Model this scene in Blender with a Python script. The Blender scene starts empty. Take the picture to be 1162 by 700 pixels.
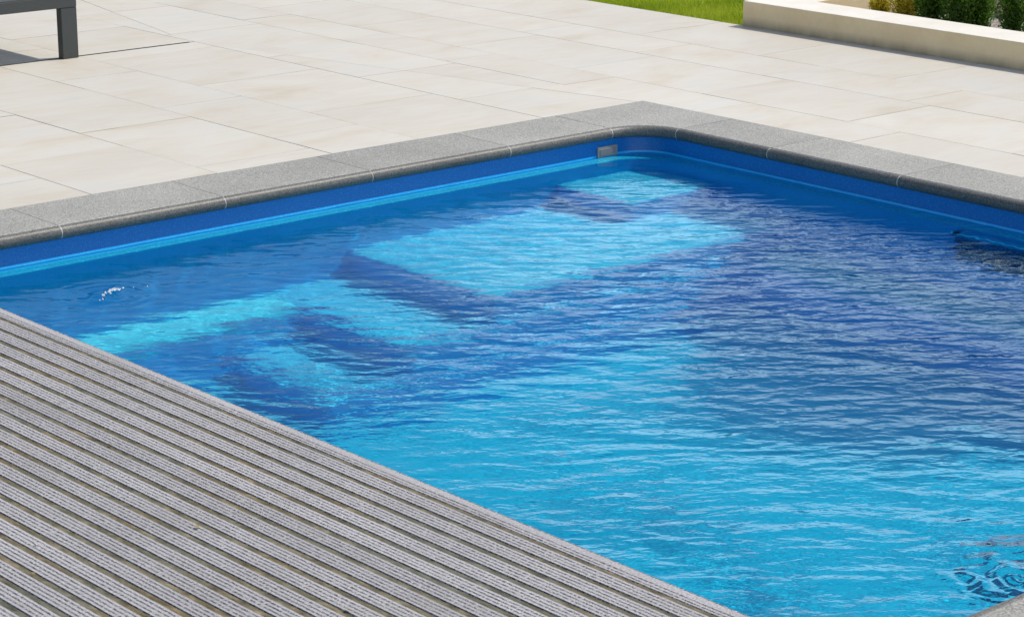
import bpy, bmesh, math, random
import numpy as np
from mathutils import Vector, Matrix
random.seed(7); rng = np.random.default_rng(11)
scene = bpy.context.scene
C = scene.collection
PI = math.pi

# ---------------------------------------------------------------- helpers
def link(o, parent=None):
    C.objects.link(o)
    if parent is not None:
        o.parent = parent
        o.matrix_parent_inverse = parent.matrix_world.inverted()
    return o

def obj(name, bm, mats, parent=None, smooth=False, loc=None):
    me = bpy.data.meshes.new(name)
    bmesh.ops.recalc_face_normals(bm, faces=bm.faces)
    if smooth:
        for f in bm.faces: f.smooth = True
    bm.to_mesh(me); bm.free()
    for m in (mats if isinstance(mats, (list, tuple)) else [mats]): me.materials.append(m)
    o = bpy.data.objects.new(name, me)
    if parent is not None:
        C.objects.link(o); o.parent = parent
        pl = Vector(parent.location) + (Vector(parent.parent.location) if parent.parent else Vector())
        me.transform(Matrix.Translation(-pl))
    else:
        C.objects.link(o)
    return o

def thing(name, label, cat, loc=(0, 0, 0), group=None):
    o = bpy.data.objects.new(name, None); C.objects.link(o)
    o.location = loc; o.empty_display_size = .1
    o['label'] = label; o['category'] = cat
    if group: o['group'] = group
    return o

def tag(o, label, cat, group=None):
    o['label'] = label; o['category'] = cat
    if group: o['group'] = group
    return o

def struct(o, label, cat):
    o['kind'] = 'structure'; o['label'] = label; o['category'] = cat
    return o

def box(bm, x0, x1, y0, y1, z0, z1, bevel=0, seg=2):
    r = bmesh.ops.create_cube(bm, size=1, matrix=Matrix.Translation(((x0+x1)/2, (y0+y1)/2, (z0+z1)/2)) @ Matrix.Diagonal((x1-x0, y1-y0, z1-z0, 1)))
    if bevel:
        es = list({e for v in r['verts'] for e in v.link_edges})
        bmesh.ops.bevel(bm, geom=es, offset=bevel, segments=seg, affect='EDGES', profile=.5)

# ---------------------------------------------------------------- materials
class NT:
    def __init__(s, name):
        s.m = bpy.data.materials.new(name); s.m.use_nodes = True
        s.t = s.m.node_tree; s.t.nodes.clear()
        s.out = s.n('ShaderNodeOutputMaterial')
    def n(s, typ, **kw):
        nd = s.t.nodes.new(typ)
        for k, v in kw.items():
            if k.startswith('i_'): nd.inputs[k[2:].replace('_', ' ')].default_value = v
            else: setattr(nd, k, v)
        return nd
    def l(s, a, b): s.t.links.new(a, b)
    def math(s, op, a, b=None, c=None, clamp=False):
        nd = s.n('ShaderNodeMath', operation=op); nd.use_clamp = clamp
        for i, v in enumerate((a, b, c)):
            if v is None: continue
            if isinstance(v, (int, float)): nd.inputs[i].default_value = v
            else: s.l(v, nd.inputs[i])
        return nd.outputs[0]
    def coords(s, scale=(1, 1, 1), rot=0):
        g = s.n('ShaderNodeNewGeometry')
        mp = s.n('ShaderNodeMapping'); mp.inputs['Scale'].default_value = scale; mp.inputs['Rotation'].default_value = (0, 0, rot)
        s.l(g.outputs['Position'], mp.inputs['Vector']); return mp.outputs[0]
    def noise(s, vec, scale, detail=4, rough=.55, dist=0):
        nd = s.n('ShaderNodeTexNoise'); nd.inputs['Scale'].default_value = scale; nd.inputs['Detail'].default_value = detail
        nd.inputs['Roughness'].default_value = rough; nd.inputs['Distortion'].default_value = dist
        s.l(vec, nd.inputs['Vector']); return nd.outputs['Fac']
    def ramp(s, fac, stops, interp='LINEAR'):
        nd = s.n('ShaderNodeValToRGB'); cr = nd.color_ramp; cr.interpolation = interp
        while len(cr.elements) < len(stops): cr.elements.new(.5)
        for e, (p, c) in zip(cr.elements, stops):
            e.position = p; e.color = (*c, 1) if len(c) == 3 else c
        s.l(fac, nd.inputs[0]); return nd.outputs[0]
    def mix(s, fac, a, b, mode='MIX'):
        nd = s.n('ShaderNodeMix', data_type='RGBA', blend_type=mode)
        for sock, v in ((nd.inputs[0], fac), (nd.inputs[6], a), (nd.inputs[7], b)):
            if isinstance(v, (int, float)): sock.default_value = v
            elif isinstance(v, tuple): sock.default_value = (*v, 1) if len(v) == 3 else v
            else: s.l(v, sock)
        return nd.outputs[2]
    def bump(s, h, strength, dist, nrm=None):
        nd = s.n('ShaderNodeBump'); nd.inputs['Strength'].default_value = strength; nd.inputs['Distance'].default_value = dist
        s.l(h, nd.inputs['Height'])
        if nrm is not None: s.l(nrm, nd.inputs['Normal'])
        return nd.outputs[0]
    def principled(s, col, rough=.6, nrm=None, spec=.5, metal=0):
        p = s.n('ShaderNodeBsdfPrincipled')
        if isinstance(col, tuple): p.inputs['Base Color'].default_value = (*col, 1)
        else: s.l(col, p.inputs['Base Color'])
        if isinstance(rough, (int, float)): p.inputs['Roughness'].default_value = rough
        else: s.l(rough, p.inputs['Roughness'])
        p.inputs['Specular IOR Level'].default_value = spec; p.inputs['Metallic'].default_value = metal
        if nrm is not None: s.l(nrm, p.inputs['Normal'])
        s.l(p.outputs[0], s.out.inputs['Surface']); return s.m

def m_tile():
    s = NT('porcelain paving'); at = s.n('ShaderNodeAttribute', attribute_name='tile_rand')
    g = s.n('ShaderNodeNewGeometry')
    off = s.n('ShaderNodeVectorMath', operation='MULTIPLY_ADD'); off.inputs[1].default_value = (37, 53, 19)
    s.l(at.outputs['Color'], off.inputs[0]); s.l(g.outputs['Position'], off.inputs[2])
    mp = s.n('ShaderNodeMapping'); mp.inputs['Scale'].default_value = (1, 1.9, 1); mp.inputs['Rotation'].default_value = (0, 0, -.65)
    s.l(off.outputs[0], mp.inputs[0])
    n1 = s.noise(mp.outputs[0], 1.5, 5, .6, .6); n2 = s.noise(mp.outputs[0], 7, 5, .6, .8)
    mp2 = s.n('ShaderNodeMapping'); mp2.inputs['Scale'].default_value = (1.0, 6, 1); mp2.inputs['Rotation'].default_value = (0, 0, -.62)
    s.l(off.outputs[0], mp2.inputs[0])
    n3 = s.noise(mp2.outputs[0], 3, 5, .65, .5)
    base = s.ramp(n1, [(.28, (.55, .485, .375)), (.42, (.60, .55, .455)), (.56, (.62, .582, .50)), (.75, (.595, .582, .53))])
    c = s.mix(s.math('MULTIPLY', s.ramp(n3, [(.38, (1, 1, 1)), (.56, (0, 0, 0))]), .22), base, (.53, .46, .36))
    c = s.mix(s.math('MULTIPLY', s.ramp(n2, [(.5, (0, 0, 0)), (.75, (1, 1, 1))]), .35), c, (.64, .61, .535))
    sep = s.n('ShaderNodeSeparateColor'); s.l(at.outputs['Color'], sep.inputs[0])
    v = s.math('MULTIPLY_ADD', sep.outputs[0], .05, .955)
    c = s.mix(1.0, c, v, 'MULTIPLY')
    big = s.noise(s.coords(), .7, 3)
    c = s.mix(1.0, c, s.math('MULTIPLY_ADD', big, .18, .88), 'MULTIPLY')
    fine = s.noise(s.coords(), 260, 2)
    return s.principled(c, .55, s.bump(fine, .15, .001), .35)

def m_joint():
    s = NT('paving joint'); n = s.noise(s.coords(), 3.5, 3)
    return s.principled(s.ramp(n, [(.35, (.16, .14, .115)), (.65, (.50, .45, .38))]), .9)

def m_granite(name='grey granite coping', k=1.13, rough=.6, spec=.25):
    s = NT(name); co = s.coords()
    n = s.noise(co, 150, 3, .8); n2 = s.noise(co, 2.2, 4); v = s.n('ShaderNodeTexVoronoi'); v.inputs['Scale'].default_value = 240; s.l(co, v.inputs['Vector'])
    sep = s.n('ShaderNodeSeparateColor'); s.l(v.outputs['Color'], sep.inputs[0])
    c = s.ramp(n, [(.34, tuple(q*k for q in (.17, .165, .148))), (.47, tuple(q*k for q in (.265, .258, .228))), (.56, tuple(q*k for q in (.31, .30, .262))), (.68, tuple(q*k for q in (.42, .405, .355)))])
    c = s.mix(s.math('MULTIPLY', s.math('GREATER_THAN', sep.outputs[0], .82), .5), c, (.07*k, .07*k, .072*k))
    c = s.mix(s.math('MULTIPLY', s.math('GREATER_THAN', sep.outputs[1], .86), .3), c, (.70*k, .69*k, .66*k))
    c = s.mix(1.0, c, s.math('MULTIPLY', s.math('MULTIPLY_ADD', n2, .55, .74), s.math('MULTIPLY_ADD', s.n('ShaderNodeObjectInfo').outputs['Random'], .16, .92)), 'MULTIPLY')
    return s.principled(c, rough, s.bump(n, .35, .0012), spec)

def m_grout():
    s = NT('light grout'); n = s.noise(s.coords(), 60, 3)
    return s.principled(s.ramp(n, [(.3, (.44, .42, .37)), (.7, (.72, .70, .64))]), .85)

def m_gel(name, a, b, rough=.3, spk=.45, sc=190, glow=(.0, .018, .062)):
    s = NT(name); co = s.coords(); n = s.noise(co, 1.2, 3); n2 = s.noise(co, sc, 2, .7)
    c = s.mix(n, a, b)
    c = s.mix(s.math('MULTIPLY', s.ramp(n2, [(.56, (0, 0, 0)), (.66, (1, 1, 1))]), spk), c, tuple(min(.95, v * 1.5 + .06) for v in b))  # pale speckle; on ledge and steps it also paints in caustic sparkle
    c = s.mix(s.math('MULTIPLY', s.ramp(n2, [(.34, (1, 1, 1)), (.44, (0, 0, 0))]), .35), c, tuple(v * .6 for v in a))
    m = s.principled(c, rough, None, .45)
    if glow:                      # faint even emission standing in for light bounced under water
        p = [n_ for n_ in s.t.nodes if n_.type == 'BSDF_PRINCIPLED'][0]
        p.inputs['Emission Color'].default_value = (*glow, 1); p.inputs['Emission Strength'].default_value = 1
    return m

def m_water():
    s = NT('pool water'); g = s.n('ShaderNodeNewGeometry')
    sp = s.n('ShaderNodeSeparateXYZ'); s.l(g.outputs['Position'], sp.inputs[0]); x, y = sp.outputs[0], sp.outputs[1]
    def layer(ang, su, sv, scale, detail, dist, rough=.5, off=0):
        r = s.n('ShaderNodeVectorRotate', rotation_type='Z_AXIS'); r.inputs['Angle'].default_value = -math.radians(ang)
        s.l(g.outputs['Position'], r.inputs['Vector'])
        mp = s.n('ShaderNodeMapping'); mp.inputs['Scale'].default_value = (su, sv, 0); mp.inputs['Location'].default_value = (off, off*.7, 0)
        s.l(r.outputs[0], mp.inputs[0]); return s.noise(mp.outputs[0], scale, detail, rough, dist)
    # masks: calm beside the walls, livelier in the open pool; wind patches
    def ss(v, a, b):
        m = s.n('ShaderNodeMapRange', interpolation_type='SMOOTHSTEP'); m.inputs[1].default_value = a; m.inputs[2].default_value = b; s.l(v, m.inputs[0]); return m.outputs[0]
    wl = ss(s.math('SUBTRACT', 7.6, y), .06, .75); wr = ss(s.math('SUBTRACT', 7.44, x), .02, .40)
    calm = s.math('MULTIPLY', s.math('MULTIPLY_ADD', wl, .82, .18), s.math('MULTIPLY_ADD', wr, .75, .25))
    patch = s.math('MULTIPLY', s.math('MULTIPLY_ADD', s.noise(g.outputs['Position'], 1.3, 2), 1.1, .45), s.math('MULTIPLY_ADD', ss(s.math('SUBTRACT', 6.75, y), 0, .7), .75, .60))
    a1 = layer(49, 1, .40, 9.5, 1.5, .35, .45); a2 = layer(64, 1, .42, 15, 3, .3, .5, 5); a3 = layer(33, 1, .5, 26, 2, .2, .5, 9)
    a4 = layer(49, 1, .7, 60, 1, .2, .5, 14)
    h = s.math('ADD', s.math('MULTIPLY', a1, W1), s.math('MULTIPLY', a2, W2))
    h = s.math('ADD', h, s.math('ADD', s.math('MULTIPLY', a3, W3), s.math('MULTIPLY', a4, W4)))
    h = s.math('MULTIPLY', h, s.math('MULTIPLY', calm, patch))
    nb = s.bump(h, 1, 1)
    rf = s.n('ShaderNodeBsdfRefraction'); rf.inputs['IOR'].default_value = 1.333; rf.inputs['Roughness'].default_value = 0; rf.inputs['Color'].default_value = (.42, .96, 1, 1)
    gl = s.n('ShaderNodeBsdfGlossy'); gl.inputs['Roughness'].default_value = 0; gl.inputs['Color'].default_value = (.54, .76, .92, 1)
    fr = s.n('ShaderNodeFresnel'); fr.inputs['IOR'].default_value = 1.333
    for nd in (rf, gl, fr): s.l(nb, nd.inputs['Normal'])
    mx = s.n('ShaderNodeMixShader'); s.l(fr.outputs[0], mx.inputs[0]); s.l(rf.outputs[0], mx.inputs[1]); s.l(gl.outputs[0], mx.inputs[2])
    s.l(mx.outputs[0], s.out.inputs['Surface']); return s.m
W1, W2, W3, W4 = .0092, .0050, .0020, .0004

def m_deck():
    s = NT('grey ribbed composite'); g = s.n('ShaderNodeNewGeometry'); sp = s.n('ShaderNodeSeparateXYZ'); s.l(g.outputs['Position'], sp.inputs[0])
    co = s.coords(); x, y = sp.outputs[0], sp.outputs[1]
    wob = s.math('MULTIPLY', s.math('SUBTRACT', s.noise(co, 9, 2), .5), .004)
    at = s.n('ShaderNodeAttribute', attribute_name='deck_u')       # 0..1 across each rib
    u = s.math('ADD', at.outputs['Fac'], s.math('MULTIPLY', wob, 12))
    # three fine scored lines on each rib, broken into dashes
    fr = s.math('FRACT', s.math('MULTIPLY_ADD', u, 3.6, -.3))
    line = s.math('LESS_THAN', s.math('ABSOLUTE', s.math('SUBTRACT', fr, .5)), .23)
    row = s.math('FLOOR', s.math('MULTIPLY_ADD', u, 3.6, -.3))
    ph = s.math('ADD', s.math('MULTIPLY', y, 74.0), s.math('MULTIPLY', row, 3.37))
    nz = s.noise(s.coords((1, 1, 1)), 55, 2, .6)
    ph = s.math('ADD', ph, s.math('MULTIPLY', nz, 6.5))
    dash = s.math('MAXIMUM', s.math('LESS_THAN', s.math('FRACT', ph), .5), .36)
    mask = s.math('MULTIPLY', line, dash)
    speck = s.noise(co, 420, 2, .7)
    mask = s.math('MULTIPLY', mask, s.math('GREATER_THAN', s.noise(co, 130, 2), .42))
    n = s.noise(co, 160, 3, .7); nb = s.noise(co, 2.5, 4)
    c = s.ramp(n, [(.28, (.18, .172, .172)), (.5, (.345, .335, .335)), (.72, (.54, .525, .52))])
    c = s.mix(1.0, c, s.math('MULTIPLY', s.math('MULTIPLY_ADD', nb, .6, .74), s.math('MULTIPLY_ADD', s.n('ShaderNodeObjectInfo').outputs['Random'], .2, .88)), 'MULTIPLY')
    c = s.mix(s.math('MULTIPLY', s.math('GREATER_THAN', speck, .57), .7), c, (.70, .69, .69))
    c = s.mix(s.math('MULTIPLY', s.math('LESS_THAN', speck, .42), .55), c, (.085, .085, .10))
    c = s.mix(s.math('MULTIPLY', mask, .97), c, (.02, .022, .035))
    ed = s.math('MULTIPLY', s.math('ABSOLUTE', s.math('SUBTRACT', at.outputs['Fac'], .5)), 2.0)
    ed = s.math('GREATER_THAN', s.math('ADD', ed, s.math('MULTIPLY', s.math('SUBTRACT', s.noise(s.coords((1, .5, 1)), 70, 3, .6), .5), .5)), 1.03)
    c = s.mix(s.math('MULTIPLY', ed, .8), c, (.13, .115, .075))
    st = s.noise(s.coords((5, 1, 1)), 2.2, 4, .6)
    c = s.mix(s.math('MULTIPLY', s.ramp(st, [(.52, (0, 0, 0)), (.72, (1, 1, 1))]), .3), c, (.20, .19, .16))
    h = s.math('SUBTRACT', s.math('MULTIPLY', n, .4), mask)
    return s.principled(c, .75, s.bump(h, .8, .002), .25)

def m_moss():
    s = NT('mossy groove dirt'); co = s.coords((1, .35, 1)); n = s.noise(co, 45, 4, .7); n2 = s.noise(s.coords(), 1.7, 3)
    c1 = s.ramp(n, [(.3, (.065, .052, .03)), (.5, (.155, .125, .072)), (.7, (.31, .25, .145))])
    c2 = s.ramp(n, [(.3, (.06, .06, .042)), (.6, (.17, .165, .125)), (.8, (.30, .285, .23))])
    return s.principled(s.mix(s.ramp(n2, [(.4, (0, 0, 0)), (.6, (1, 1, 1))]), c1, c2), .95, s.bump(n, 1, .004), .1)

def m_plain(name, a, b, scale=40, rough=.6, metal=0, bump=0, spec=.5):
    s = NT(name); n = s.noise(s.coords(), scale, 3)
    return s.principled(s.mix(n, a, b), rough, s.bump(n, bump, .002) if bump else None, spec, metal)

def m_render():
    s = NT('cream rendered wall'); g = s.n('ShaderNodeNewGeometry'); sp = s.n('ShaderNodeSeparateXYZ'); s.l(g.outputs['Position'], sp.inputs[0])
    n = s.noise(s.coords((1, 1, 1)), 6, 5, .6); n2 = s.noise(s.coords((.6, 2.4, .35)), 5, 4)
    c = s.ramp(n, [(.3, (.74, .655, .49)), (.7, (.83, .76, .60))])
    sn = s.n('ShaderNodeSeparateXYZ'); s.l(g.outputs['Normal'], sn.inputs[0])
    c = s.mix(s.math('GREATER_THAN', s.math('ABSOLUTE', sn.outputs[2]), .5), s.ramp(n, [(.3, (.70, .56, .345)), (.7, (.80, .66, .42))]), s.ramp(n, [(.3, (.70, .655, .56)), (.7, (.77, .73, .65))]))  # upright faces coloured darker and warmer, painting in shade with warm bounce
    low = s.ramp(sp.outputs[2], [(.0, (1, 1, 1)), (.06, (0, 0, 0))])
    c = s.mix(s.math('MULTIPLY', low, s.math('MULTIPLY', n2, 1.1)), c, (.22, .18, .12))  # dirt along the foot, also painting in the contact shadow
    return s.principled(c, .85, s.bump(s.noise(s.coords(), 150, 3), .3, .002), .2)

def m_leaf(name, a, b, c_):
    s = NT(name); at = s.n('ShaderNodeAttribute', attribute_name='leaf_rand')
    col = s.ramp(at.outputs['Fac'], [(0, a), (.55, b), (1, c_)])
    p = s.n('ShaderNodeBsdfPrincipled'); s.l(col, p.inputs['Base Color']); p.inputs['Roughness'].default_value = .45
    tr = s.n('ShaderNodeBsdfTranslucent'); s.l(col, tr.inputs[0])
    mx = s.n('ShaderNodeMixShader'); mx.inputs[0].default_value = .45
    s.l(p.outputs[0], mx.inputs[1]); s.l(tr.outputs[0], mx.inputs[2]); s.l(mx.outputs[0], s.out.inputs['Surface']); return s.m

M_tile, M_joint, M_gran, M_grout = m_tile(), m_joint(), m_granite(), m_grout()
M_nose = m_granite('dark granite nosing', .45, .46, .35)  # darker granite for the rounded edge faces
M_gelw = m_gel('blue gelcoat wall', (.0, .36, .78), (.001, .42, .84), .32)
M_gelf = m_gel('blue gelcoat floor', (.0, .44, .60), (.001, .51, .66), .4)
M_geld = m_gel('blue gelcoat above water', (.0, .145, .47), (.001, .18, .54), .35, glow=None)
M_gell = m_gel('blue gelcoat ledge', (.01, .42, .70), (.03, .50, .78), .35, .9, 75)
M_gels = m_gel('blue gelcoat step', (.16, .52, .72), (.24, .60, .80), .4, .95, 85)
M_water = m_water(); M_deck = m_deck(); M_moss = m_moss(); M_render = m_render()
M_alu = m_plain('dark grey powder coat', (.040, .046, .046), (.052, .060, .059), 90, .5, 0, .1)
M_alutop = m_plain('slate grey table top', (.10, .115, .125), (.13, .145, .155), 60, .4)
M_steel = m_plain('brushed steel', (.27, .27, .26), (.36, .36, .34), 120, .4, .2)
M_black = m_plain('black rubber', (.012, .014, .018), (.03, .03, .035), 60, .5)
M_slot = m_plain('dark slot', (.015, .015, .014), (.035, .033, .03), 60, .8)
M_gratef = m_plain('mid blue plastic', (.03, .36, .74), (.05, .42, .80), 20, .35)
M_soil = m_plain('soil', (.10, .075, .05), (.17, .13, .09), 30, .95, 0, .5)
M_bark = m_plain('brown stem bark', (.09, .06, .035), (.16, .11, .07), 80, .9)

def m_gravel():
    s = NT('beige gravel'); v = s.n('ShaderNodeTexVoronoi'); v.inputs['Scale'].default_value = 110; s.l(s.coords(), v.inputs['Vector'])
    sep = s.n('ShaderNodeSeparateColor'); s.l(v.outputs['Color'], sep.inputs[0])
    c = s.ramp(sep.outputs[0], [(0, (.32, .27, .21)), (.5, (.50, .45, .37)), (1, (.66, .61, .53))])
    c = s.mix(s.ramp(v.outputs['Distance'], [(.35, (0, 0, 0)), (.7, (1, 1, 1))]), c, (.12, .10, .08))
    return s.principled(c, .9, s.bump(s.math('SUBTRACT', 1.0, v.outputs['Distance']), 1, .006), .2)
M_gravel = m_gravel()
def m_lawn():
    s = NT('lawn ground'); n = s.noise(s.coords(), 14, 5, .7); n2 = s.noise(s.coords(), 1.1, 3)
    c = s.ramp(n, [(.3, (.08, .13, .010)), (.6, (.20, .29, .02)), (.8, (.32, .38, .04))])
    return s.principled(s.mix(1.0, c, s.math('MULTIPLY_ADD', n2, .6, .7), 'MULTIPLY'), .95, s.bump(n, 1, .02), .1)
M_lawn = m_lawn()
M_grass = m_leaf('grass blade', (.20, .29, .01), (.44, .54, .02), (.62, .62, .08))
M_green = m_leaf('dark green leaf', (.025, .075, .010), (.10, .23, .022), (.30, .48, .05))
M_gold = m_leaf('golden leaf', (.16, .17, .012), (.48, .42, .03), (.82, .66, .06))

# ---------------------------------------------------------------- setting: lawn and patio
HX0, HX1, HY0, HY1 = 2.05, 7.80, 2.65, 8.00       # outer rectangle of the coping
def ring_sheet(name, z, X0, X1, Y0, Y1, mat):
    bm = bmesh.new()
    def q(a, b, c, d):
        vs = [bm.verts.new((x, y, z)) for x, y in ((a, c), (b, c), (b, d), (a, d))]; bm.faces.new(vs)
    q(X0, X1, Y0, HY0); q(X0, X1, HY1, Y1); q(X0, HX0, HY0, HY1); q(HX1, X1, HY0, HY1)
    return obj(name, bm, mat)
struct(ring_sheet('lawn_ground', -.022, -400, 400, -400, 400, M_lawn), 'green lawn around the paved terrace', 'lawn')

E_ = Vector((7.125, 10.918)); CR = (Vector((7.76, 8.0)), Vector((7.55, 12.9)))
cols = {-1.2: [], -.6: [], 0.0: [], .6: [], 1.2: [], 1.8: [], 2.4: [], 3.0: [], 3.52: [8.9], 4.12: [8.4], 4.725: [8.735], 5.33: [9.1], 5.925: [8.44], 6.405: [8.82], 7.15: [8.61],
        7.80: [7.63], 8.15: [7.01], 8.75: [8.10], 9.18: [8.54]}
xs = sorted(cols) + [9.88]
bm = bmesh.new()
def rect(x0, x1, y0, y1):
    if x1 - x0 < .02 or y1 - y0 < .02: return
    bm.faces.new([bm.verts.new((x, y, 0)) for x, y in ((x0, y0), (x1, y0), (x1, y1), (x0, y1))])
for i, x0 in enumerate(xs[:-1]):
    x1 = xs[i+1]; y0 = cols[x0][0] if cols[x0] else random.uniform(8, 9)
    ys = [y0 + k * .94 for k in range(-13, 9)]
    if x0 == 7.15: ys = [y0 + k*.94 for k in range(-13, 1)] + [9.42, 10.22, 11.22, 12.16, 13.1, 14.0]
    for a, b in zip(ys[:-1], ys[1:]):
        if x1 <= 7.81 and x0 >= 1.75:
            if b <= HY0 or a >= HY1: rect(x0, x1, a, b)
            else:
                if a < HY0: rect(x0, x1, a, HY0)
                if b > HY1: rect(x0, x1, HY1, b)
        else: rect(x0, x1, a, b)
for P in CR:
    d = (P - E_); nrm = Vector((-d.y, d.x, 0)).normalized()
    far = [f for f in bm.faces if min(E_.y, P.y) - .01 < f.calc_center_median().y < max(E_.y, P.y) + .5 and 6.9 < f.calc_center_median().x < 7.8]
    geom = far + list({e for f in far for e in f.edges}) + list({v for f in far for v in f.verts})
    bmesh.ops.bisect_plane(bm, geom=geom, plane_co=(E_.x, E_.y, 0), plane_no=nrm)
# strip out the slot
fs = [f for f in bm.faces if f.calc_center_median().x < 7.2]
for yy in (10.911, 10.926):
    fs = [f for f in bm.faces if f.calc_center_median().x < 7.15 and min(v.co.y for v in f.verts) < yy < max(v.co.y for v in f.verts)]
    bmesh.ops.bisect_plane(bm, geom=fs + list({e for f in fs for e in f.edges}) + list({v for f in fs for v in f.verts}), plane_co=(0, yy, 0), plane_no=(0, 1, 0))
bmesh.ops.delete(bm, geom=[f for f in bm.faces if abs(f.calc_center_median().y - 10.9185) < .0076 and f.calc_area() < .02 and f.calc_center_median().x < 7.15], context='FACES')
bmesh.ops.split_edges(bm, edges=bm.edges[:])
lay = bm.loops.layers.float_color.new('tile_rand')
top = bm.faces[:]
bmesh.ops.inset_individual(bm, faces=top, thickness=.0022, depth=0)
ts = set(top); rr = {}
for f in bm.faces:
    if f in ts:
        r = (random.random(), random.random(), random.random(), 1)
        for l in f.loops: l[lay] = r
        dz = random.uniform(-.0006, .0006)
        for v in f.verts: v.co.z = dz
    else:
        f.material_index = 1
for v in bm.verts:
    if not any(f in ts for f in v.link_faces): v.co.z = -.004
patio = struct(obj('patio', bm, [M_tile, M_joint]), 'large cream porcelain paving around the pool', 'patio')

# slot drain
dr = thing('slot_drain', 'thin dark slot drain in the cream paving, running out beside the bench leg', 'drain', (4.5, 10.9185, 0))
bm = bmesh.new(); box(bm, 1.5, 7.12, 10.912, 10.925, -.018, -.012); obj('channel', bm, M_slot, dr)
for yy in (10.9105, 10.9265):
    bm = bmesh.new(); box(bm, 1.5, 7.12, yy-.0012, yy+.0012, -.02, .0012); obj('edging', bm, M_slot, dr)

# ---------------------------------------------------------------- pool
pool = thing('swimming_pool', 'deep blue fibreglass swimming pool with grey granite coping', 'pool', (5, 5.3, 0))
NX, NY0, NY1, RC = 7.42, 3.035, 7.600, .20           # nose lines
def profile(shrink=0):
    r = .026; s_ = shrink; p = []
    p.append((.036, -s_)); p.append((.0335, -.0025 - s_)); p.append((.029, -.0008 - s_))
    for k in range(0, 10):
        a = PI/2 + k/9 * PI
        p.append((r + (r - s_) * math.cos(a), -r + (r - s_) * math.sin(a) * 1.0))
    p.append((.12, -.052 + s_)); return p
def path():
    """list of (inner point, outward normal, outer point, arc length key)"""
    P = []
    def seg(x0, y0, x1, y1, n, nx, ny, ox, oy):
        for k in range(n+1):
            t = k/n; x, y = x0+(x1-x0)*t, y0+(y1-y0)*t
            P.append(((x, y), (nx, ny), (ox if ox is not None else x, oy if oy is not None else y)))
    return P
def station(t):
    """t in metres from x=2.05 on the far-left side, round the two corners to the near side"""
    L1 = (NX-RC) - 2.05; A = RC*PI/2; L2 = (NY1-RC) - (NY0+RC); L3 = L1
    if t <= L1: x = 2.05+t; return (x, NY1), (0, 1), (x, HY1)
    t -= L1
    if t <= A:
        a = t/RC; c = (NX-RC, NY1-RC); n = (math.sin(a), math.cos(a)); p = (c[0]+RC*n[0], c[1]+RC*n[1])
        k = a/(PI/2)
        o = (c[0] + (HX1-c[0])*min(1, k*2), HY1) if k <= .5 else (HX1, HY1 + (c[1]-HY1)*(k*2-1))
        return p, n, o
    t -= A
    if t <= L2: y = NY1-RC-t; return (NX, y), (1, 0), (HX1, y)
    t -= L2
    if t <= A:
        a = t/RC; c = (NX-RC, NY0+RC); n = (math.cos(a), -math.sin(a)); p = (c[0]+RC*n[0], c[1]+RC*n[1])
        k = a/(PI/2)
        o = (HX1, c[1] + (HY0-c[1])*min(1, k*2)) if k <= .5 else (HX1 + (c[0]-HX1)*(k*2-1), HY0)
        return p, n, o
    t -= A
    x = NX-RC-t; return (x, NY0), (0, -1), (x, HY0)
L1 = (NX-RC)-2.05; AR = RC*PI/2; L2 = (NY1-RC)-(NY0+RC)
def sweep(t0, t1, shrink=0, zdrop=0):
    bm = bmesh.new(); pr = profile(shrink); ts_ = [t0]
    brk = [L1 + AR*k/12 for k in range(13)] + [L1+AR+L2 + AR*k/12 for k in range(13)]
    ts_ += [b for b in brk if t0+1e-4 < b < t1-1e-4] + [t1]
    rings = []
    for t in ts_:
        (px, py), (nx, ny), (ox, oy) = station(t)
        ring = [bm.verts.new((ox, oy, -shrink))]
        for e, z in pr: ring.append(bm.verts.new((px+nx*e, py+ny*e, z)))
        ring.append(bm.verts.new((ox, oy, -.052)))
        rings.append(ring)
    n = len(rings[0])
    for a, b in zip(rings[:-1], rings[1:]):
        for i in range(n):
            j = (i+1) % n
            try: f = bm.faces.new((a[i], b[i], b[j], a[j])); f.smooth = 3 <= i <= 12; f.material_index = 1 if 2 <= i <= 13 else 0
            except ValueError: pass
    caps = [bm.faces.new(rings[0]), bm.faces.new(rings[-1][::-1])]
    for c_ in caps:
        for e in c_.edges: e.smooth = False
    for e in bm.edges:
        if len(e.link_faces) == 2 and e.link_faces[0].smooth != e.link_faces[1].smooth: e.smooth = False
    return bm
cuts = [x-2.05 for x in (2.05, 2.13, 2.87, 3.61, 4.355, 5.10, 5.84, 6.605, 7.22)] + [L1+AR+(NY1-RC-y) for y in (7.40, 6.835, 6.10, 5.36, 4.62, 3.88, 3.235)] + \
       [L1+2*AR+L2+(NX-RC-x) for x in (7.22, 6.6, 5.86, 5.12, 4.45, 3.71, 2.97, 2.23)]
for a, b in zip(cuts[:-1], cuts[1:]):
    if b - a < .15: continue
    obj('coping_stone', sweep(a+.0021, b-.0021), [M_gran, M_nose], pool)
gb = sweep(cuts[1]+.01, cuts[-1]-.01, .0007)
for f in gb.faces: f.material_index = 0 if f.material_index == 1 else 1
obj('grout', gb, [M_grout, m_plain('dirty grout', (.10, .10, .09), (.30, .29, .26), 12, .9)], pool)

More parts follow.
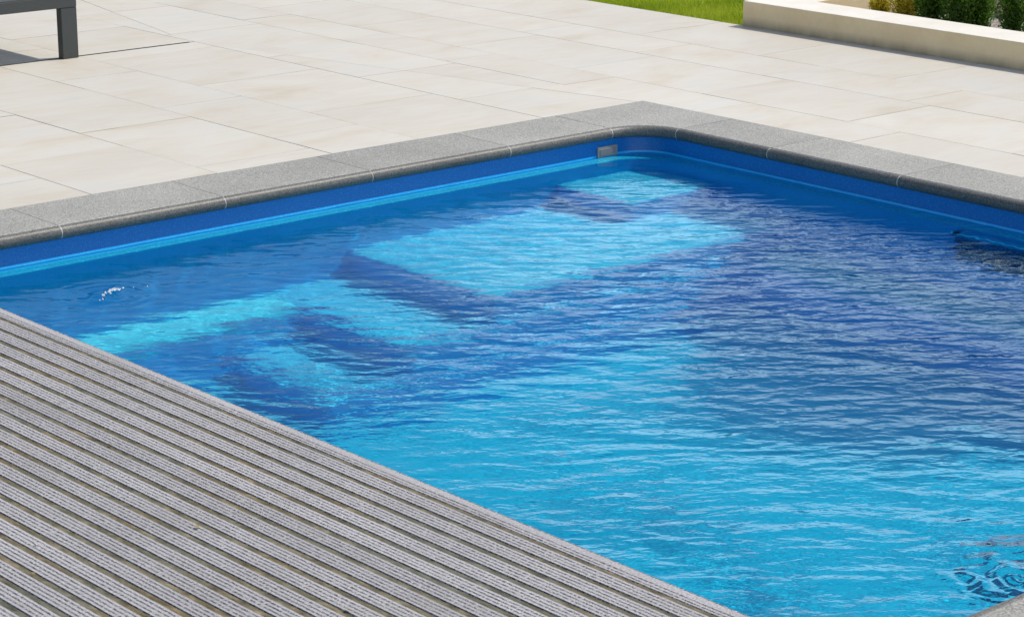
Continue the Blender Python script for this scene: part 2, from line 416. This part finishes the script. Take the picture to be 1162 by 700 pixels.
def rrect(o, z, r=None, n=10, X0=2.3, X1=7.44, Y0=3.02, Y1=7.62):
    x0, x1, y0, y1 = X0+o, X1-o, Y0+o, Y1-o
    r = (.17 + .35*o) if r is None else r
    pts = []
    for cx_, cy_, a0 in ((x1-r, y1-r, 0), (x0+r, y1-r, PI/2), (x0+r, y0+r, PI), (x1-r, y0+r, 1.5*PI)):
        for k in range(n+1):
            a = a0 + k/n*PI/2; pts.append((cx_+r*math.cos(a), cy_+r*math.sin(a), z))
    return pts
WZ = -.127
prof = [(0, -.045), (0, -.118), (.002, -.132), (.010, -.143), (.016, -.146), (.062, -.151), (.068, -.154), (.072, -.162), (.075, -.19), (.085, -.30), (.12, -.55), (.165, -.85), (.18, -.95),
        (.187, -.975), (.20, -.99), (.41, -1.005), (.43, -1.02), (.44, -1.05), (.47, -1.25), (.51, -1.50), (.54, -1.56), (.60, -1.58)]
bm = bmesh.new(); rings = [[bm.verts.new(p) for p in rrect(o, z)] for o, z in prof]
for ri, (a, b) in enumerate(zip(rings[:-1], rings[1:])):
    for i in range(len(a)):
        j = (i+1) % len(a); f = bm.faces.new((a[i], a[j], b[j], b[i])); f.smooth = True
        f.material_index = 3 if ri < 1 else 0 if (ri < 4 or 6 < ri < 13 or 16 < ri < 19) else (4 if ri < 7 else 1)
f = bm.faces.new(rings[-1]); f.material_index = 1
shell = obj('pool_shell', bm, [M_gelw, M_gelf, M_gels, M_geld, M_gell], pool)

def step(x0, x1, y0, y1, ztop, bev=.035):
    b = bmesh.new(); box(b, x0, x1, y0, y1, -1.62, ztop, bev, 4)
    for f in b.faces:
        f.smooth = True
        f.material_index = 0 if f.normal.z > .75 else 1
    return b
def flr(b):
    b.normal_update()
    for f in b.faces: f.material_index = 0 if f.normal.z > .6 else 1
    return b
steps = []
for a in ((6.80, 7.40, 7.05, 7.58, WZ-.25), (5.60, 7.36, 6.57, 7.52, WZ-.55), (5.17, 7.33, 6.53, 7.5, WZ-.86), (4.78, 7.30, 6.49, 7.48, WZ-1.16)):
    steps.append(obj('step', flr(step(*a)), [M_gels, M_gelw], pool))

# skimmer lid on the far-left wall
sk = obj('skimmer_lid', (lambda b: (box(b, 7.137, 7.260, 7.611, 7.622, -.127, -.080, .002), b)[1])(bmesh.new()), M_steel, pool)
b = bmesh.new(); box(b, 7.150, 7.247, 7.6085, 7.6125, -.117, -.090, .001); obj('lid_recess', b, m_plain('dull steel', (.22, .22, .215), (.29, .29, .28), 90, .45, .2), sk)
# perforated suction grille on the far-right wall
gr = bmesh.new(); X = 7.305
box(gr, X-.004, X+.085, 5.22, 5.72, -.60, -.575, .003); box(gr, X-.004, X+.085, 5.22, 5.72, -.25, -.21, .003)
box(gr, X-.004, X+.085, 5.685, 5.725, -.60, -.21, .003); box(gr, X-.004, X+.085, 5.215, 5.24, -.60, -.21, .003)
grille = obj('grille_frame', gr, M_gratef, pool)
b = bmesh.new(); box(b, X+.012, X+.016, 5.24, 5.70, -.575, -.235); obj('perforated_panel', b, M_black, grille)
b = bmesh.new()
for iy in range(23):
    for iz in range(17):
        if (iy+iz) % 2 == 0: box(b, X+.006, X+.011, 5.247+iy*.02, 5.257+iy*.02, -.568+iz*.02, -.558+iz*.02)
obj('stud_grid', b, M_gratef, grille)
b = bmesh.new(); bmesh.ops.create_cone(b, cap_ends=True, segments=28, radius1=.06, radius2=.05, depth=.03, matrix=Matrix.Translation((X-.02, 5.46, -.50)) @ Matrix.Rotation(PI/2, 4, 'Y'))
obj('outlet_nozzle', b, M_black, grille)

# dark slatted plate added under the swirl for its dark ripple lines
b = bmesh.new(); box(b, 5.56, 5.90, 4.00, 4.24, -1.583, -1.570, .004)
fd = obj('swirl_dark_plate', b, m_plain('navy plastic', (.0, .02, .12), (.0, .03, .17), 30, .5), pool)
b = bmesh.new()
for k in range(5): box(b, 5.59, 5.87, 4.02+k*.043, 4.040+k*.043, -1.570, -1.564)
obj('swirl_plate_bars', b, M_gelf, fd)
# white flecks added as the glint where the inlet jet breaks the surface
b = bmesh.new()
for k in range(24):
    t = random.gauss(0, .5); px_ = 4.225 + .085*t + random.gauss(0, .006); py_ = 7.055 + .03*t - .02*t*t*2 + random.gauss(0, .009); r = random.uniform(.002, .0075)*(1.15-min(1, abs(t))*.6)
    n_ = 7; vs = [b.verts.new((px_+r*1.7*math.cos(q/n_*2*PI)*random.uniform(.6, 1.2), py_+r*math.sin(q/n_*2*PI)*random.uniform(.6, 1.2), WZ+.010+random.uniform(0, .004))) for q in range(n_)]
    c0 = b.verts.new((px_, py_, WZ+.016+r*.6))
    for q in range(n_): b.faces.new((vs[q], vs[(q+1) % n_], c0))
fo = obj('glint_flecks', b, m_plain('white foam', (.30, .38, .42), (.58, .62, .63), 120, .25), smooth=True); fo['kind'] = 'stuff'; tag(fo, 'small white flecks added as the glint on the inlet jet beside the deck', 'glint_flecks')
# ---------------------------------------------------------------- water
x0, x1, y0, y1, st = 3.50, 7.47, 2.99, 7.65, .0105
nx, ny = int((x1-x0)/st)+1, int((y1-y0)/st)+1
gx, gy = np.meshgrid(np.linspace(x0, x1, nx), np.linspace(y0, y1, ny))
h = np.zeros_like(gx)
def lowfreq(scale, seed, n=7):
    r = np.random.default_rng(seed); f = np.zeros_like(gx)
    for _ in range(n):
        a = r.uniform(0, 2*PI); k = 2*PI/(scale*r.uniform(.6, 1.6)); f += np.sin(k*(gx*np.cos(a)+gy*np.sin(a)) + r.uniform(0, 2*PI))
    return f/math.sqrt(n/2)
wx, wy = gx + .035*lowfreq(.9, 3), gy + .035*lowfreq(.9, 4)
main = math.radians(49)
env = [1 + .45*lowfreq(.8, 20+i) for i in range(5)]
NW = 110
for i in range(NW):
    lam = math.exp(rng.normal(math.log(.11), .4)); lam = min(max(lam, .045), .6)
    ang = main + rng.normal(0, math.radians(30 if lam > .07 else 60)); k = 2*PI/lam
    slope = .0165 * (1.0 if lam > .08 else .75) * (1.0 if lam < .25 else .5)
    h += slope/k * env[i % 5] * np.sin(k*(wx*math.cos(ang)+wy*math.sin(ang)) + rng.uniform(0, 2*PI))
# calmer close to the far-left wall and steps, livelier in the open middle
amp = .62 + .38*np.clip((7.5-gy)/2.2, 0, 1)
stp = np.clip((gy-6.35)/.2, 0, 1)*np.clip((gx-4.7)/.3, 0, 1)
h *= amp*(.15 + .09*stp)
# water pushed up by the inlet jet, and the swirl by the near coping
d = np.hypot(gx-4.21, (gy-7.055)); tj = gx-4.21; h += .014*np.exp(-(((gy-7.055-.5*tj-.3*np.abs(tj))/.026)**2)-(tj/.085)**2) + .008*np.exp(-(((gy-6.99)/.03)**2)-((gx-4.14)/.07)**2) + .002*np.exp(-(d/.16)**2)*np.cos(2*PI*d/.055)
d = np.hypot((gx-4.52), (gy-3.26)); sw = np.exp(-(d/.17)**2)
h += sw*(.0042*np.sin(2*PI*(d/.075) + 2.5*np.arctan2(gy-3.22, gx-4.42) + 1.3*lowfreq(.16, 31)) + .003*lowfreq(.09, 9))
d = np.hypot((gx-7.25), (gy-5.3)); h += .0012*np.exp(-(d/.5)**2)*lowfreq(.08, 12)
edge = np.clip(np.minimum(np.minimum(7.47-gx, 7.65-gy), gy-2.99)/.04, 0, 1)
z = WZ + h*(.35+.65*edge)
me = bpy.data.meshes.new('pool_water')
co = np.stack([gx, gy, z], -1).reshape(-1, 3)
idx = np.arange(nx*ny).reshape(ny, nx)
fa = np.stack([idx[:-1, :-1], idx[:-1, 1:], idx[1:, 1:], idx[1:, :-1]], -1).reshape(-1, 4)
me.vertices.add(len(co)); me.vertices.foreach_set('co', co.ravel())
me.loops.add(fa.size); me.loops.foreach_set('vertex_index', fa.ravel().astype(np.int32))
me.polygons.add(len(fa)); me.polygons.foreach_set('loop_start', np.arange(0, fa.size, 4, dtype=np.int32)); me.polygons.foreach_set('loop_total', np.full(len(fa), 4, dtype=np.int32))
me.update(); me.polygons.foreach_set('use_smooth', np.ones(len(fa), dtype=bool)); me.materials.append(M_water); me.update()
water = bpy.data.objects.new('pool_water', me); C.objects.link(water)
struct(water, 'rippled clear blue pool water', 'water')
water.cycles.is_caustics_caster = True
shell.cycles.is_caustics_receiver = True
for o in steps: o.cycles.is_caustics_receiver = True
grille.cycles.is_caustics_receiver = True

# ---------------------------------------------------------------- deck over the near end of the pool
deck = thing('pool_deck', 'weathered grey ribbed composite deck with mossy grooves across the pool', 'deck', (2.9, 5.3, 0))
RIB = .0690
def deck_board(xr, first=False):
    """one board, right edge xr, two ribs"""
    bm = bmesh.new(); lay = bm.loops.layers.float.new('deck_u')
    if first: prof_ = [(0, -.03, 0), (0, -.006, 0), (-.004, -.001, 0), (-.010, 0, 0), (-.030, 0, .5), (-.058, 0, 1), (-.060, -.0022, 2), (-.074, -.0022, 2), (-.076, 0, 3), (-.124, 0, 4), (-.1258, -.003, 2), (-.1395, -.003, 2), (-.1395, -.03, 2)]
    else: prof_ = [(0, -.03, 0), (0, -.002, 0), (-.002, 0, 0), (-.0500, 0, 1), (-.0518, -.003, 2), (-.0690, -.003, 2), (-.0708, 0, 3), (-.1188, 0, 4), (-.1206, -.003, 2), (-.1380, -.003, 2), (-.1380, -.03, 2)]
    N = 24; Y0_, Y1_ = 3.05, 7.585
    rows = []
    for k in range(N+1):
        y = Y0_ + (Y1_-Y0_)*k/N; rows.append([bm.verts.new((xr+dx, y, zz)) for dx, zz, _ in prof_])
    for a, b in zip(rows[:-1], rows[1:]):
        for i in range(len(prof_)-1):
            f = bm.faces.new((a[i], a[i+1], b[i+1], b[i]))
            t0, t1 = prof_[i][2], prof_[i+1][2]
            low = prof_[i][1] < -.0021 and prof_[i+1][1] < -.0021 and i > 1
            f.material_index = 1 if low else 0
            rib = (abs(prof_[i][0]-prof_[i+1][0]) > .04)
            edge_trim = first and i == 3
            us = (0, 1, 1, 0) if (rib and not edge_trim) else ((.361,)*4 if edge_trim else (.5,)*4)
            if first and i == 4: us = (.361, .95, .95, .361)
            for l, u in zip(f.loops, us): l[lay] = u*.999
    for e in (rows[0], rows[-1]): bm.faces.new(e)
    return bm
xr = 3.622; first = True; nb = 0
while xr > 2.05:
    obj('deck_board', deck_board(xr, first), [M_deck, M_moss], deck)
    xr -= .1395 if first else .138; xr -= .0006; first = False
for yy in (3.3, 4.3, 5.3, 6.3, 7.3):
    bm = bmesh.new(); box(bm, 2.1, 3.60, yy-.03, yy+.03, -.09, -.031); obj('joist', bm, M_alu, deck)
# plant debris lying on the deck
def debris(x, y, s_, col, name, label):
    b = bmesh.new(); pts = []
    for k in range(7):
        a = k/7*2*PI + random.uniform(-.2, .2); r = s_*random.uniform(.5, 1); pts.append(b.verts.new((x+r*math.cos(a)*.5, y+r*math.sin(a), .003+random.uniform(0, .004))))
    b.faces.new(pts); return tag(obj(name, b, col), label, 'leaf')
M_dry = m_plain('dry leaf', (.20, .14, .06), (.36, .28, .14), 200, .8)
M_pale = m_plain('pale petal', (.60, .58, .52), (.78, .76, .70), 200, .8)

for k, (x_, y_) in enumerate(((2.62, 4.05), (2.95, 3.96), (3.15, 5.3), (2.98, 4.62), (2.52, 4.62))):
    debris(x_, y_, random.uniform(.008, .014), M_dry, 'dry_leaf', 'small curled dry leaf scrap lying on the ribbed deck')['group'] = 'dry leaf scraps on the deck'
debris(2.62, 4.78, .008, M_pale, 'petal', 'single small pale petal lying on the ribbed deck')
# ---------------------------------------------------------------- bench
bench = thing('garden_bench', 'dark grey metal bench corner with square leg on the cream paving', 'bench', (6.3, 10.9, 0))
BX0, BX1, BY0, BY1 = 4.5, 6.388, 10.876, 12.45
for lx0, lx1 in ((BX0, BX0+.095), (BX1-.095, BX1)):
    for ly0, ly1 in ((BY0, BY0+.05), (BY1-.05, BY1)):
        b = bmesh.new(); box(b, lx0, lx1, ly0, ly1, .002, .272, .003); obj('leg', b, M_alu, bench)
for a in ((BX0, BX1, BY0-.0015, BY0+.05), (BX0, BX1, BY1-.05, BY1+.0015), (BX0-.0015, BX0+.05, BY0+.051, BY1-.051), (BX1-.05, BX1+.0015, BY0+.051, BY1-.051)):
    b = bmesh.new(); box(b, *a, .273, .335, .003); obj('rail', b, M_alu, bench)
for k in range(19):
    ya = BY0+.004+k*.083
    b = bmesh.new(); box(b, BX0+.002, BX1-.002, ya, ya+.076, .3355, .352, .003); obj('seat_slat', b, M_alutop, bench)

# ---------------------------------------------------------------- planter
pl = thing('raised_planter', 'low cream rendered planter wall around a gravel bed', 'planter', (10.4, 8, 0))
PX0, PX1, PY1, PT = 9.872, 11.45, 9.312, .145
def wall_L():
    b = bmesh.new()
    box(b, PX0, PX0+.29, 4.2, PY1, -.02, PT, .004); box(b, PX1-.28, PX1, 4.2, PY1, -.02, PT, .004)
    return b
obj('rendered_wall', wall_L(), M_render, pl)
b = bmesh.new(); box(b, PX0+.291, PX1-.281, PY1-.30, PY1-.001, -.02, PT-.0008, .003); obj('rendered_wall', b, M_render, pl)
b = bmesh.new(); box(b, PX0+.28, PX1-.27, 4.2, PY1-.29, -.02, PT-.125); obj('gravel_bed', b, M_gravel, pl)

def leaf_mesh(bm, lay, p, d, L, W, r):
    d = d.normalized(); s_ = d.cross(Vector((random.uniform(-1, 1), random.uniform(-1, 1), random.uniform(-.3, 1)))).normalized()
    a = bm.verts.new(p); m1 = bm.verts.new(p + d*L*.5 + s_*W/2 + Vector((0, 0, L*.06))); t = bm.verts.new(p + d*L); m2 = bm.verts.new(p + d*L*.5 - s_*W/2 + Vector((0, 0, L*.06)))
    f = bm.faces.new((a, m1, t, m2))
    for l in f.loops: l[lay] = r
def shrub(x, y, R, Hh, kind, label, group=None):
    t = thing('shrub', label, 'shrub', (x, y, PT-.125), group)
    zb = PT-.125
    b = bmesh.new(); lay = b.loops.layers.float.new('leaf_rand')
    stems = bmesh.new()
    n = 40 if kind == 'gold' else 34
    for i in range(n):
        a = random.uniform(0, 2*PI); lean = random.uniform(.1, 1)*R; hh = Hh*random.uniform(.65, 1)*(1-.25*lean/R)
        p0 = Vector((x+random.uniform(-.02, .02), y+random.uniform(-.02, .02), zb)); p1 = Vector((x+lean*math.cos(a), y+lean*math.sin(a), zb+hh))
        if i < 8:
            dd = (p1-p0); q = dd.to_track_quat('Z', 'Y').to_matrix().to_4x4()
            bmesh.ops.create_cone(stems, cap_ends=False, segments=5, radius1=.004, radius2=.0015, depth=dd.length, matrix=Matrix.Translation((p0+p1)/2) @ q)
        shade = random.uniform(-.2, .2)
        m = 95 if kind == 'gold' else 90
        for k in range(m):
            s_ = (k/m)**.8; p = p0.lerp(p1, s_) + Vector((math.cos(a), math.sin(a), 0))*lean*.6*(1-s_)*random.uniform(.4, 1); p += Vector((random.gauss(0, .012), random.gauss(0, .012), 0))
            th = random.uniform(0, 2*PI)
            d = Vector((math.cos(th), math.sin(th), random.uniform(.2, 1.3)))
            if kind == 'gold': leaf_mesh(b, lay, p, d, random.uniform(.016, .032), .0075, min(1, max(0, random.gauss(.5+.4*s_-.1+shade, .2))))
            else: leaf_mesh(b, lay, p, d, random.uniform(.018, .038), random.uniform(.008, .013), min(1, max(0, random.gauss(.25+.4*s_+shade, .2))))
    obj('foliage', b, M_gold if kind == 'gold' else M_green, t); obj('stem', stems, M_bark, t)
    return t
G = 'shrubs planted in the gravel bed'
shrub(10.460, 8.781, 0.060, .20, 'gold', 'small golden feathery shrub, leftmost in the planter', G)
shrub(10.486, 8.627, 0.100, .30, 'gold', 'larger golden shrub next to the dark green shrubs', G)
shrub(10.516, 8.444, 0.120, .40, 'green', 'dark green shrub right behind the golden shrub', G)
shrub(10.516, 8.270, 0.130, .42, 'green', 'dark green leafy shrub in the middle of the left clump', G)
shrub(10.527, 8.127, 0.120, .40, 'green', 'green shrub at the right end of the left clump, beside the gap', G)
shrub(10.547, 7.892, 0.110, .42, 'green', 'green shrub just right of the bare gap in the planter', G)
shrub(10.557, 7.739, 0.140, .40, 'green', 'dense dark shrub near the right edge of the picture', G)
shrub(10.567, 7.535, 0.150, .44, 'green', 'rightmost dark green shrub in the planter', G)

# ---------------------------------------------------------------- grass
b = bmesh.new(); lay = b.loops.layers.float.new('leaf_rand')
for i in range(52000):
    x = 9.886 + 2.2*random.random()**1.3; y = random.uniform(9.33, 11.6)
    if x > 9.95 and random.random() < .05: continue
    L = random.uniform(.012, .034); a = random.uniform(0, 2*PI); w = .0022
    d = Vector((random.gauss(0, .35), random.gauss(0, .35), 1)).normalized()
    p = Vector((x, y, -.02)); q = Vector((math.cos(a)*w, math.sin(a)*w, 0))
    t = p + d*L*1.4
    f = b.faces.new((b.verts.new(p-q), b.verts.new(p+q), b.verts.new(t)))
    r = min(1, max(0, random.gauss(.45 + .22*math.sin(x*5+y*3)*math.sin(y*7-x*2), .22)))
    for l in f.loops: l[lay] = r
g = obj('grass', b, M_grass); g['kind'] = 'stuff'; tag(g, 'short bright green grass at the edge of the paving', 'grass')

# ---------------------------------------------------------------- light
D = Vector((.65, -.22, 1.0)).normalized()
el = math.asin(D.z); az = math.atan2(D.x, D.y)
sun = bpy.data.lights.new('sun', 'SUN'); sun.energy = 3.5; sun.angle = math.radians(.5); sun.color = (1, .95, .87)
so = bpy.data.objects.new('sun', sun); C.objects.link(so); so.rotation_euler = D.to_track_quat('Z', 'Y').to_euler(); so.location = (0, 0, 20)
sun.cycles.is_caustics_light = True
w = bpy.data.worlds.new('World'); scene.world = w; w.use_nodes = True
nt = w.node_tree; bg = nt.nodes['Background']; sky = nt.nodes.new('ShaderNodeTexSky'); sky.sky_type = 'NISHITA'; sky.sun_disc = False
sky.sun_elevation = el; sky.sun_rotation = az; sky.air_density = 1; sky.dust_density = 1.5; sky.ozone_density = 1
tc = nt.nodes.new('ShaderNodeTexCoord'); mp = nt.nodes.new('ShaderNodeMapping'); mp.inputs['Scale'].default_value = (1, 1, 3.2)
nz = nt.nodes.new('ShaderNodeTexNoise'); nz.inputs['Scale'].default_value = 2.1; nz.inputs['Detail'].default_value = 6; nz.inputs['Roughness'].default_value = .55
nt.links.new(tc.outputs['Generated'], mp.inputs[0]); nt.links.new(mp.outputs[0], nz.inputs['Vector'])
sepz = nt.nodes.new('ShaderNodeSeparateXYZ'); nt.links.new(tc.outputs['Generated'], sepz.inputs[0])
low = nt.nodes.new('ShaderNodeMapRange'); low.interpolation_type = 'SMOOTHSTEP'; low.inputs[1].default_value = .345; low.inputs[2].default_value = .245; low.inputs[3].default_value = 0; low.inputs[4].default_value = 1
nt.links.new(sepz.outputs[2], low.inputs[0])
azs = nt.nodes.new('ShaderNodeMath'); azs.operation = 'SUBTRACT'; nt.links.new(sepz.outputs[0], azs.inputs[0]); nt.links.new(sepz.outputs[1], azs.inputs[1])
azr = nt.nodes.new('ShaderNodeMapRange'); azr.interpolation_type = 'SMOOTHSTEP'; azr.inputs[1].default_value = -.36; azr.inputs[2].default_value = -.02; azr.inputs[3].default_value = .12; nt.links.new(azs.outputs[0], azr.inputs[0])
lwm = nt.nodes.new('ShaderNodeMath'); lwm.operation = 'MULTIPLY'; nt.links.new(low.outputs[0], lwm.inputs[0]); nt.links.new(azr.outputs[0], lwm.inputs[1])
addn = nt.nodes.new('ShaderNodeMath'); addn.operation = 'MULTIPLY_ADD'; addn.inputs[1].default_value = .47; nt.links.new(lwm.outputs[0], addn.inputs[0]); nt.links.new(nz.outputs['Fac'], addn.inputs[2])
cl = nt.nodes.new('ShaderNodeMapRange'); cl.interpolation_type = 'SMOOTHSTEP'; cl.inputs[1].default_value = .66; cl.inputs[2].default_value = .88; nt.links.new(addn.outputs[0], cl.inputs[0])
mxs = nt.nodes.new('ShaderNodeMix'); mxs.data_type = 'RGBA'; nt.links.new(cl.outputs[0], mxs.inputs[0]); nt.links.new(sky.outputs[0], mxs.inputs[6]); mxs.inputs[7].default_value = (10.8, 10.8, 11.4, 1)
nt.links.new(mxs.outputs[2], bg.inputs[0]); bg.inputs[1].default_value = .14

# ---------------------------------------------------------------- camera
cam = bpy.data.cameras.new('camera'); co_ = bpy.data.objects.new('camera', cam); C.objects.link(co_)
cam.sensor_width = 36; cam.lens = 2652/1162*36; cam.clip_end = 1500
a = math.atan2(3168, 2755)
co_.location = (0, 0, 2.1); co_.rotation_euler = (PI/2 - math.atan(747/2652), 0, a - PI/2)
scene.camera = co_
scene.view_settings.view_transform = 'Standard'; scene.view_settings.look = 'None'; scene.view_settings.exposure = 0
scene.cycles.use_denoising = True
scene.cycles.max_bounces = 10; scene.cycles.transmission_bounces = 8; scene.cycles.caustics_refractive = True; scene.cycles.caustics_reflective = False
scene.cycles.sample_clamp_indirect = 6; scene.cycles.blur_glossy = .6
